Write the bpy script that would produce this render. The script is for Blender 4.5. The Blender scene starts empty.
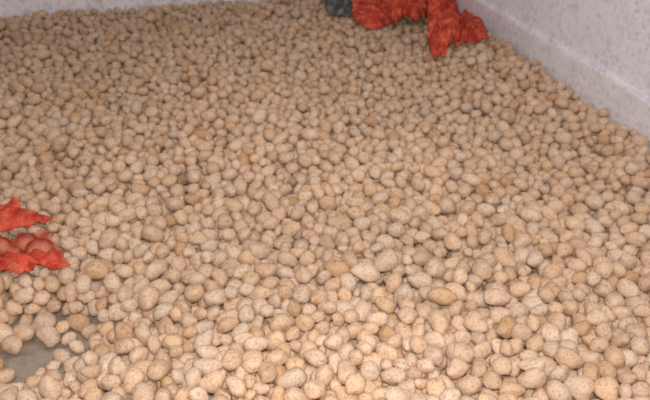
import bpy, math, random
import numpy as np
from mathutils import noise, Vector, Matrix
random.seed(4); rng=np.random.default_rng(7)
S=bpy.context.scene
S.view_settings.view_transform='Standard'
S.view_settings.look='None'
# ---------------- camera ----------------
F=700.0; PITCH=math.radians(32); YAW=math.radians(17.1); CZ=1.29; SURF=0.14
cd=bpy.data.cameras.new('camera'); cam=bpy.data.objects.new('camera',cd); S.collection.objects.link(cam)
cd.sensor_width=36; cd.lens=F/650*36; cd.clip_start=.02
cam.location=(0,0,CZ); cam.rotation_euler=(math.pi/2-PITCH,0,-YAW)
cd.dof.use_dof=True; cd.dof.focus_distance=1.25; cd.dof.aperture_fstop=7.5
S.camera=cam
def p2r(u,v,z=SURF):
    a=(u-325)/F; b=(200-v)/F
    dx,dy,dz=a, math.cos(PITCH)+b*math.sin(PITCH), -math.sin(PITCH)+b*math.cos(PITCH)
    t=(z-CZ)/dz; x,y=dx*t,dy*t
    c,s=math.cos(YAW),math.sin(YAW)
    return (x*c+y*s, -x*s+y*c)
XR=1.832; YB=4.0; XL=-1.9; YF=-1.4; HC=2.5
# ---------------- materials ----------------
def mat(name,rough=.8):
    m=bpy.data.materials.new(name); m.use_nodes=True
    nt=m.node_tree; b=nt.nodes['Principled BSDF']; b.inputs['Roughness'].default_value=rough
    b.inputs['Specular IOR Level'].default_value=.25
    return m,nt,b
def nnoise(nt,scale,detail=4,rough=.6,coord='Object',vec=None):
    n=nt.nodes.new('ShaderNodeTexNoise'); n.inputs['Scale'].default_value=scale
    n.inputs['Detail'].default_value=detail; n.inputs['Roughness'].default_value=rough
    if vec is None:
        t=nt.nodes.new('ShaderNodeTexCoord'); vec=t.outputs[coord]
    nt.links.new(vec,n.inputs['Vector']); return n
def ramp(nt,src,stops):
    r=nt.nodes.new('ShaderNodeValToRGB'); nt.links.new(src,r.inputs[0])
    e=r.color_ramp.elements
    while len(e)<len(stops): e.new(.5)
    for i,(p,c) in enumerate(stops): e[i].position=p; e[i].color=(*c,1)
    return r
def mix(nt,a,b,fac,mode='MIX'):
    m=nt.nodes.new('ShaderNodeMix'); m.data_type='RGBA'; m.blend_type=mode
    for sock,v in ((6,a),(7,b)):
        if isinstance(v,tuple): m.inputs[sock].default_value=(*v,1)
        else: nt.links.new(v,m.inputs[sock])
    if isinstance(fac,float): m.inputs[0].default_value=fac
    else: nt.links.new(fac,m.inputs[0])
    return m.outputs[2]
def bump(nt,b,src,st,dist):
    n=nt.nodes.new('ShaderNodeBump'); n.inputs['Strength'].default_value=st; n.inputs['Distance'].default_value=dist
    nt.links.new(src,n.inputs['Height']); nt.links.new(n.outputs[0],b.inputs['Normal'])
def wallmat(name,c1,c2,dirt):
    m,nt,b=mat(name,.85)
    n1=nnoise(nt,3.0,6,.65); n2=nnoise(nt,38,5,.7); n3=nnoise(nt,9,6,.75)
    base=ramp(nt,n1.outputs[0],[(.3,c1),(.7,c2)])
    st=ramp(nt,n3.outputs[0],[(.54,(0,0,0)),(.72,(1,1,1))])
    o=mix(nt,base.outputs[0],dirt,st.outputs[0])
    sp=ramp(nt,n2.outputs[0],[(.35,(.66,.66,.68)),(.50,(1,1,1))])
    o=mix(nt,o,sp.outputs[0],.7,'MULTIPLY')
    nt.links.new(o,b.inputs['Base Color']); bump(nt,b,n2.outputs[0],.7,.009); return m
M_wall=wallmat('whitewashed_plaster',(.86,.85,.91),(.93,.92,.97),(.66,.64,.69))
M_trim=wallmat('cement_skirting',(.84,.81,.84),(.92,.90,.93),(.55,.51,.51))
M_floor=wallmat('dusty_concrete',(.33,.265,.20),(.43,.355,.28),(.20,.145,.10))
M_ceil=wallmat('ceiling_plaster',(.6,.58,.58),(.66,.64,.63),(.5,.48,.46))
# ---------------- room ----------------
def box(name,x0,x1,y0,y1,z0,z1,m):
    v=[(x,y,z) for z in (z0,z1) for y in (y0,y1) for x in (x0,x1)]
    f=[(0,2,3,1),(4,5,7,6),(0,1,5,4),(2,6,7,3),(0,4,6,2),(1,3,7,5)]
    me=bpy.data.meshes.new(name); me.from_pydata(v,[],f); me.materials.append(m)
    o=bpy.data.objects.new(name,me); S.collection.objects.link(o); return o
T=.15
box('floor',XL-T,XR+T,YF-T,YB+T,-.15,0,M_floor)
box('ceiling',XL-T,XR+T,YF-T,YB+T,HC,HC+.12,M_ceil)
box('wall_right',XR,XR+T,YF,YB,0,HC,M_wall)
box('wall_left',XL-T,XL,YF,YB,0,HC,M_wall)
box('wall_back',XL-T,XR+T,YB,YB+T,0,HC,M_wall)
box('wall_front',XL-T,XR+T,YF-T,YF,0,HC,M_wall)
# uneven cement skirting with a worn chamfered top
def skirting(name,p0,p1,nrm,h,th):
    n=200; vs=[];fs=[]
    p0=Vector(p0);p1=Vector(p1);nrm=Vector(nrm)
    for i in range(n+1):
        t=i/n; p=p0.lerp(p1,t); q=noise.noise(Vector((t*14,3,p.x)));q2=noise.noise(Vector((t*60,8,p.y)))
        hh=h+.010*q+.008*q2; tt=th+.003*q2
        for d,z in ((0,0),(tt,0),(tt,hh-.010),(tt*.8,hh),(0,hh+.001)):
            w=p+nrm*d; vs.append((w.x,w.y,z))
    for i in range(n):
        for k in range(4):
            a=i*5+k; fs.append((a,a+1,a+6,a+5))
    me=bpy.data.meshes.new(name); me.from_pydata(vs,[],fs); me.materials.append(M_trim)
    o=bpy.data.objects.new(name,me); S.collection.objects.link(o)
skirting('baseboard_right',(XR,YF,0),(XR,YB,0),(-1,0,0),.250,.018)
skirting('baseboard_back',(XL,YB,0),(XR,YB,0),(0,-1,0),.250,.018)
# ---------------- potato packing on a height field ----------------
C=.004
X0,X1,Y0,Y1=-1.55,XR-.020,.25,YB-.020
NX=int((X1-X0)/C); NY=int((Y1-Y0)/C)
H=np.zeros((NX,NY),np.float32); ID=-np.ones((NX,NY),np.int32)
xs=X0+(np.arange(NX)+.5)*C; ys=Y0+(np.arange(NY)+.5)*C
GX,GY=np.meshgrid(xs,ys,indexing='ij')
cs=12
cg=np.array([[noise.noise(Vector((x*1.3,y*1.3,5)))*.03+noise.noise(Vector((x*4,y*4,9)))*.02 for y in ys[::cs]] for x in xs[::cs]])
ii=np.minimum(np.arange(NX)//cs,cg.shape[0]-1); jj=np.minimum(np.arange(NY)//cs,cg.shape[1]-1)
TG=.092+cg[ii][:,jj]+.035*np.clip((GY-1.6)/2,0,1)
def blob(u,v,rx,depth,pw=2):
    global TG
    cx,cy=p2r(u,v,.03); d=np.sqrt((GX-cx)**2+(GY-cy)**2)/rx
    TG=TG-depth*np.clip(1-d**pw,0,1)
blob(35,350,.22,.12)          # thin patch lower left
TG=np.maximum(TG,.010)
TG=np.where(GY<.75+.12*np.sin(GX*5),-1,TG)
TG=np.where(GX<-1.35+.08*np.sin(GY*6),-1,TG)
for (u,v,r) in ((44,350,.028),(20,354,.024),(32,342,.020)):
    cx,cy=p2r(u,v,.02); TG=np.where((GX-cx)**2+(GY-cy)**2<r*r,-1,TG)
pots=[]
def foot(s,R):
    A=R@np.diag(1/s**2)@R.T
    Sg=R@np.diag(s**2)@R.T
    ex,ey=math.sqrt(Sg[0,0]),math.sqrt(Sg[1,1])
    nx,ny=int(ex/C)+1,int(ey/C)+1
    dx,dy=np.meshgrid(np.arange(-nx,nx+1)*C,np.arange(-ny,ny+1)*C,indexing='ij')
    b=2*(A[0,2]*dx+A[1,2]*dy); c=A[0,0]*dx*dx+2*A[0,1]*dx*dy+A[1,1]*dy*dy-1
    D=b*b-4*A[2,2]*c; ok=D>0; sq=np.sqrt(np.maximum(D,0))
    lo=np.where(ok,(-b-sq)/(2*A[2,2]),9); hi=np.where(ok,(-b+sq)/(2*A[2,2]),-9)
    return nx,ny,lo.astype(np.float32),hi.astype(np.float32),ok
def rot():
    yaw=random.uniform(0,2*math.pi); t=random.gauss(0,.4); r=random.uniform(0,6.28)
    return np.array(Matrix.Rotation(yaw,3,'Z')@Matrix.Rotation(t,3,'Y')@Matrix.Rotation(r,3,'X'))
def newp(big=1):
    b=min(max(random.gauss(.0184,.0031),.0105),.028)*big
    return np.array([b*random.uniform(1.08,1.55),b*random.uniform(.96,1.08),b*random.uniform(.86,1.0)])
def rest(i,j,nx,ny,lo):
    w=H[i-nx:i+nx+1,j-ny:j+ny+1]
    return float((w-lo).max())
def place(i,j,s=None,maxit=14,force=False,lift=0):
    s=newp() if s is None else s; R=rot(); nx,ny,lo,hi,ok=foot(s,R)
    i=min(max(i,nx),NX-nx-1); j=min(max(j,ny),NY-ny-1)
    z=rest(i,j,nx,ny,lo)
    for it in range(maxit):
        st=3 if it<8 else 1; best=None
        for di in (-st,0,st):
            for dj in (-st,0,st):
                if di==0 and dj==0: continue
                a,b=i+di,j+dj
                if a<nx or b<ny or a>=NX-nx or b>=NY-ny: continue
                zz=rest(a,b,nx,ny,lo)
                if zz<z-.0003 and (best is None or zz<best[0]): best=(zz,a,b)
        if best is None:
            if st==1: break
            continue
        z,i,j=best
    if not force and (TG[i,j]<0 or z-s[2]>TG[i,j]): return False
    w=H[i-nx:i+nx+1,j-ny:j+ny+1]; idw=ID[i-nx:i+nx+1,j-ny:j+ny+1]
    top=z+hi; m=ok&(top>w)
    w[m]=top[m]; idw[m]=len(pots)
    pots.append((X0+(i+.5)*C,Y0+(j+.5)*C,z,s,R)); return True
fails=0
for k in range(90000):
    ci=rng.integers(0,NX,8); cj=rng.integers(0,NY,8)
    d=TG[ci,cj]-H[ci,cj]; b=int(d.argmax())
    if d[b]<=0 or TG[ci[b],cj[b]]<0:
        fails+=1
        if fails>600: break
        continue
    if not place(int(ci[b]),int(cj[b])):
        fails+=.2
        if fails>600: break
print('potatoes',len(pots),'iter',k)
# ---------------- red net bags draped on the pile ----------------
def clothmat(name,c1,c2,c3,net=True,lo=.12,e0=.42,e1=.56):
    m,nt,b=mat(name,.8)
    n=nnoise(nt,26,5,.7); base=ramp(nt,n.outputs[0],[(.34,c1),(.50,c2),(.66,c3)])
    nt.links.new(base.outputs[0],b.inputs['Base Color'])
    n2=nnoise(nt,140,3,.6); bump(nt,b,n2.outputs[0],.5,.004)
    if net:
        # open weave: threads with holes, denser where the net is bunched
        uv=nt.nodes.new('ShaderNodeTexCoord')
        vo=nt.nodes.new('ShaderNodeTexChecker'); vo.inputs['Scale'].default_value=260
        vo.inputs[1].default_value=(1,1,1,1); vo.inputs[2].default_value=(0,0,0,1)
        nt.links.new(uv.outputs['UV'],vo.inputs['Vector'])
        n3=nnoise(nt,16,3,.6); dn=ramp(nt,n3.outputs[0],[(e0,(lo,lo,lo)),(e1,(1,1,1))])
        al=mix(nt,vo.outputs['Color'],(1,1,1),dn.outputs[0])
        nt.links.new(al,b.inputs['Alpha'])
    return m
M_red=clothmat('red_net_fabric',(.36,.032,.018),(.68,.085,.045),(.84,.20,.11))
M_open=clothmat('red_open_net',(.34,.03,.018),(.60,.08,.045),(.78,.20,.12),True,-.3,.58,.8)
M_grey=clothmat('grey_net_fabric',(.06,.06,.065),(.14,.135,.14),(.30,.29,.30),True,.1)
def mxfilt(A,r):
    B=A.copy()
    for d in range(1,r+1):
        B[d:]=np.maximum(B[d:],A[:-d]); B[:-d]=np.maximum(B[:-d],A[d:])
    A=B.copy()
    for d in range(1,r+1):
        B[:,d:]=np.maximum(B[:,d:],A[:,:-d]); B[:,:-d]=np.maximum(B[:,:-d],A[:,d:])
    return B
def blur(A,r):
    P=np.pad(A,r,mode='edge'); o=np.zeros_like(A)
    for d in range(2*r+1): o+=P[d:d+A.shape[0],r:-r]
    o/=2*r+1; P=np.pad(o,r,mode='edge'); q=np.zeros_like(A)
    for d in range(2*r+1): q+=P[r:-r,d:d+A.shape[1]]
    return q/(2*r+1)
def inpoly(x,y,P):
    c=False;n=len(P)
    for i in range(n):
        (x1,y1),(x2,y2)=P[i],P[(i+1)%n]
        if (y1>y)!=(y2>y) and x<(x2-x1)*(y-y1)/(y2-y1)+x1: c=not c
    return c
def pdist(x,y,P):
    best=9
    for i in range(len(P)):
        (x1,y1),(x2,y2)=P[i],P[(i+1)%len(P)]
        dx,dy=x2-x1,y2-y1; t=max(0,min(1,((x-x1)*dx+(y-y1)*dy)/(dx*dx+dy*dy+1e-9)))
        best=min(best,math.hypot(x-x1-t*dx,y-y1-t*dy))
    return best
def heap(name,polys,mats,hgt,edge,fold,seed,ang=0):
    """crumpled sack: net sheet bulging and folding over the pile under it; polys=[(outline,height factor,fold factor,material)]"""
    HM=blur(mxfilt(H,4),4); HT=blur(mxfilt(H,2),1); st=.004
    ca,sa=math.cos(ang),math.sin(ang)
    vs=[];uvs=[];fs=[];mi=[]
    for P,hf,ff,mk in polys:
        x0=min(p[0] for p in P);x1=min(max(p[0] for p in P),X1-.004)
        y0=min(p[1] for p in P);y1=min(max(p[1] for p in P),Y1-.004)
        nx=int((x1-x0)/st)+1; ny=int((y1-y0)/st)+1
        vid={}
        for i in range(nx):
            for j in range(ny):
                x=x0+i*st;y=y0+j*st
                wx=x+.02*noise.noise(Vector((x*22,y*22,seed))); wy=y+.02*noise.noise(Vector((x*22,y*22,seed+7)))
                if not inpoly(wx,wy,P): continue
                d=pdist(wx,wy,P); gi=int((x-X0)/C);gj=int((y-Y0)/C)
                if gi<0 or gj<0: continue
                gi=min(gi,NX-1);gj=min(gj,NY-1)
                e=min(1,d/edge); e=math.sqrt(1-(1-e)**2)
                xr=x*ca+y*sa; yr=-x*sa+y*ca
                w=Vector((xr*15+seed,yr*5,seed)); w2=w+Vector((noise.noise(w*.6),noise.noise(w*.6+Vector((9,9,9))),0))*1.3
                rg=1-abs(noise.noise(w2*.9))*3.4; rg2=1-abs(noise.noise(w2*2.3+Vector((5,5,5))))*3.0
                hh=hgt*hf*e*(.7+.9*noise.noise(Vector((x*6,y*6,seed+3))))
                base=HM if mk==0 else HT
                z=base[gi,gj]+.003+max(hh,0)+fold*ff*(.1+.9*e)*(max(rg,0)+.5*max(rg2,0))
                vid[(i,j)]=len(vs); vs.append((x,y,z)); uvs.append((x,y+z*.8))
        nf=[(vid[(i,j)],vid[(i+1,j)],vid[(i+1,j+1)],vid[(i,j+1)]) for (i,j) in vid if (i+1,j) in vid and (i,j+1) in vid and (i+1,j+1) in vid]
        fs+=nf; mi+=[mk]*len(nf)
    me=bpy.data.meshes.new(name); me.from_pydata(vs,[],fs)
    for m in mats: me.materials.append(m)
    me.polygons.foreach_set('material_index',mi)
    ul=me.uv_layers.new(name='UVMap')
    for l in me.loops: ul.data[l.index].uv=uvs[l.vertex_index]
    me.polygons.foreach_set('use_smooth',[True]*len(me.polygons))
    o=bpy.data.objects.new(name,me); S.collection.objects.link(o)
    sm=o.modifiers.new('smooth','SMOOTH'); sm.iterations=2; sm.factor=.5
    md=o.modifiers.new('sol','SOLIDIFY'); md.thickness=.0012
    for (x,y,z) in vs:
        gi=min(int((x-X0)/C),NX-1);gj=min(int((y-Y0)/C),NY-1)
        H[gi:gi+2,gj:gj+2]=np.maximum(H[gi:gi+2,gj:gj+2],z-.001)
    return o
def PP(l,z=SURF): return [p2r(u,v,z) for u,v in l]
def drop(u,v,sc,z=SURF):
    x,y=p2r(u,v,z); place(int((x-X0)/C),int((y-Y0)/C),newp(sc),2,True)
for (u,v,sc) in ((10,240,1.25),(42,244,1.25),(-10,240,1.1)): drop(u,v,sc,.13)
heap('red_net_sack',[
 (PP([(-75,197),(-30,195),(0,202),(16,199),(24,208),(50,213),(46,222),(26,226),(0,228),(-14,232),(-10,251),(20,254),(44,248),(64,248),(71,263),(42,263),(10,269),(-30,274),(-80,250)]),1,1,0),
 (PP([(-14,226),(30,226),(50,222),(60,250),(40,256),(-14,258)]),.1,.12,1)],[M_red,M_open],.010,.03,.022,3,.9)
heap('grey_net_sack',[(PP([(316,-14),(352,-16),(352,12),(342,18),(327,13)]),1,1,0)],[M_grey],.03,.06,.03,21,.3)
heap('red_net_sack',[(PP([(350,-8),(390,-8),(390,26),(365,30),(352,22)]),.3,.7,0),(PP([(386,-14),(424,-8),(430,22),(416,30),(404,22),(394,32),(386,20)]),1.1,1,0)],[M_red],.07,.05,.042,11,.2)
heap('red_net_sack',[(PP([(424,-10),(452,-4),(462,22),(458,46),(446,58),(430,56),(426,28)]),1.0,.9,0),(PP([(456,12),(474,16),(490,44),(480,50),(468,46),(456,52)]),.3,.7,0)],[M_red],.07,.04,.042,31,-.2)
for (u,v,sc) in ((462,54,1),(440,62,1),(388,40,1),(372,35,1),(475,57,1),(400,36,1),(350,30,1),(422,40,1),(488,54,1),(412,38,.9),(380,30,1),(360,33,1)): drop(u,v,sc)
# ---------------- potato mesh ----------------
import bmesh
def ico(sub):
    bm=bmesh.new(); bmesh.ops.create_icosphere(bm,subdivisions=sub,radius=1)
    v=np.array([x.co[:] for x in bm.verts],np.float32); f=np.array([[q.index for q in p.verts] for p in bm.faces],np.int32); bm.free(); return v,f
NV=22
def variants(sub):
    v,f=ico(sub); out=[]
    for k in range(NV):
        rr=random.Random(100+k); o=Vector((k*7.3,k*3.1,2)); w=[]
        taper=rr.uniform(-.2,.2); bend=rr.uniform(-.2,.2)
        dim=[Vector((rr.gauss(0,1),rr.gauss(0,1),rr.gauss(0,1))).normalized() for _ in range(6)]
        for p in v:
            P=Vector([float(t) for t in p]); d=1.02+.24*noise.noise(P*.95+o)+.12*noise.noise(P*2.4+o)
            for q in dim:
                c=(P-q).length
                if c<.3: d-=.09*(1-c/.3)
            q=P*d; tp=1+taper*q.x; w.append((q.x,q.y*tp+bend*(q.x*q.x-.4),q.z*tp))
        out.append(np.array(w,np.float32))
    return out,f
LODS={s:variants(s) for s in (1,2,3)}
cnt=np.bincount(ID[ID>=0],minlength=len(pots))
V=[];Fc=[];Cl=[];off=0
pal=np.array([(.68,.475,.315),(.70,.495,.335),(.64,.435,.28),(.72,.54,.385),(.61,.39,.22),(.55,.33,.175),(.68,.505,.365),(.70,.475,.295)])
for n,(x,y,z,s,R) in enumerate(pots):
    dist=math.hypot(x,y)
    lod=1 if cnt[n]<3 else (3 if dist<2.0 else 2)
    vv,f=LODS[lod]; v=vv[n%NV]
    w=(v*(s*1.05))@R.T.astype(np.float32)+np.array((x,y,z+.0),np.float32)
    w[:,0]=np.minimum(w[:,0],XR-.019); w[:,1]=np.minimum(w[:,1],YB-.019)
    w[:,2]=np.maximum(w[:,2],.0005)
    V.append(w); Fc.append(f+off); off+=len(v)
    k=random.choices(range(8),[5,5,5,3,1.6,.6,4,3])[0]
    # unevenly dusty / earthy batches in the heap, darker toward the back
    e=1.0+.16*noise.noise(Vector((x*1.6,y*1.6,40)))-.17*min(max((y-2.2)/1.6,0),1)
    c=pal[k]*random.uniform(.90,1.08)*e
    if random.random()<.003: c=np.array((.30,.18,.09))
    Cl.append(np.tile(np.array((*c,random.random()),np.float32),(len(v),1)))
V=np.concatenate(V).astype(np.float32);Fc=np.concatenate(Fc).astype(np.int32);Cl=np.concatenate(Cl).astype(np.float32)
me=bpy.data.meshes.new('potato_pile')
me.vertices.add(len(V)); me.vertices.foreach_set('co',V.ravel())
me.loops.add(len(Fc)*3); me.loops.foreach_set('vertex_index',Fc.ravel())
me.polygons.add(len(Fc)); me.polygons.foreach_set('loop_start',np.arange(len(Fc),dtype=np.int32)*3)
me.polygons.foreach_set('use_smooth',np.ones(len(Fc),bool))
me.update(calc_edges=True)
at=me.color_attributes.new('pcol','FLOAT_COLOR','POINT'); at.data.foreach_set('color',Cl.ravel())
print('verts',len(V))
m,nt,b=mat('potato_skin',.8)
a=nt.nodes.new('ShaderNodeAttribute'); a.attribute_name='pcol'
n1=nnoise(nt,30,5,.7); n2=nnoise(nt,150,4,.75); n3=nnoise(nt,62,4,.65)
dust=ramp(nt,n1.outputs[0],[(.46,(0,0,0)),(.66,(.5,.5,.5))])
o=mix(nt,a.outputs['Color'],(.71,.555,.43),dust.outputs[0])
sp=ramp(nt,n2.outputs[0],[(.36,(.56,.43,.33)),(.48,(1,1,1))])
o=mix(nt,o,sp.outputs[0],.75,'MULTIPLY')
br=ramp(nt,n3.outputs[0],[(.56,(1,1,1)),(.70,(.70,.50,.34))])
o=mix(nt,o,br.outputs[0],.8,'MULTIPLY')
nt.links.new(o,b.inputs['Base Color']); bump(nt,b,n2.outputs[0],.35,.002)
me.materials.append(m)
ob=bpy.data.objects.new('potato_pile',me); S.collection.objects.link(ob)
# ---------------- lights ----------------
def light(name,typ,loc,e,col,size=None,tgt=None):
    l=bpy.data.lights.new(name,typ); l.energy=e; l.color=col
    o=bpy.data.objects.new(name,l); o.location=loc; S.collection.objects.link(o)
    if typ=='AREA': l.size=size
    else: l.shadow_soft_size=size
    if tgt: o.rotation_euler=(Vector(tgt)-Vector(loc)).to_track_quat('-Z','Y').to_euler()
    return o
light('camera_flash','AREA',(.02,0.0,CZ+.12),32,(1,.97,.95),.07,(*p2r(410,160),.1))
light('overhead_fill','AREA',(.2,1.5,HC-.03),17,(1,.93,.89),1.6,(.2,1.5,0))  # added soft fill from above, stands in for ambient room light
w=bpy.data.worlds.new('world'); S.world=w; w.use_nodes=True
w.node_tree.nodes['Background'].inputs[0].default_value=(.9,.85,.8,1); w.node_tree.nodes['Background'].inputs[1].default_value=.3
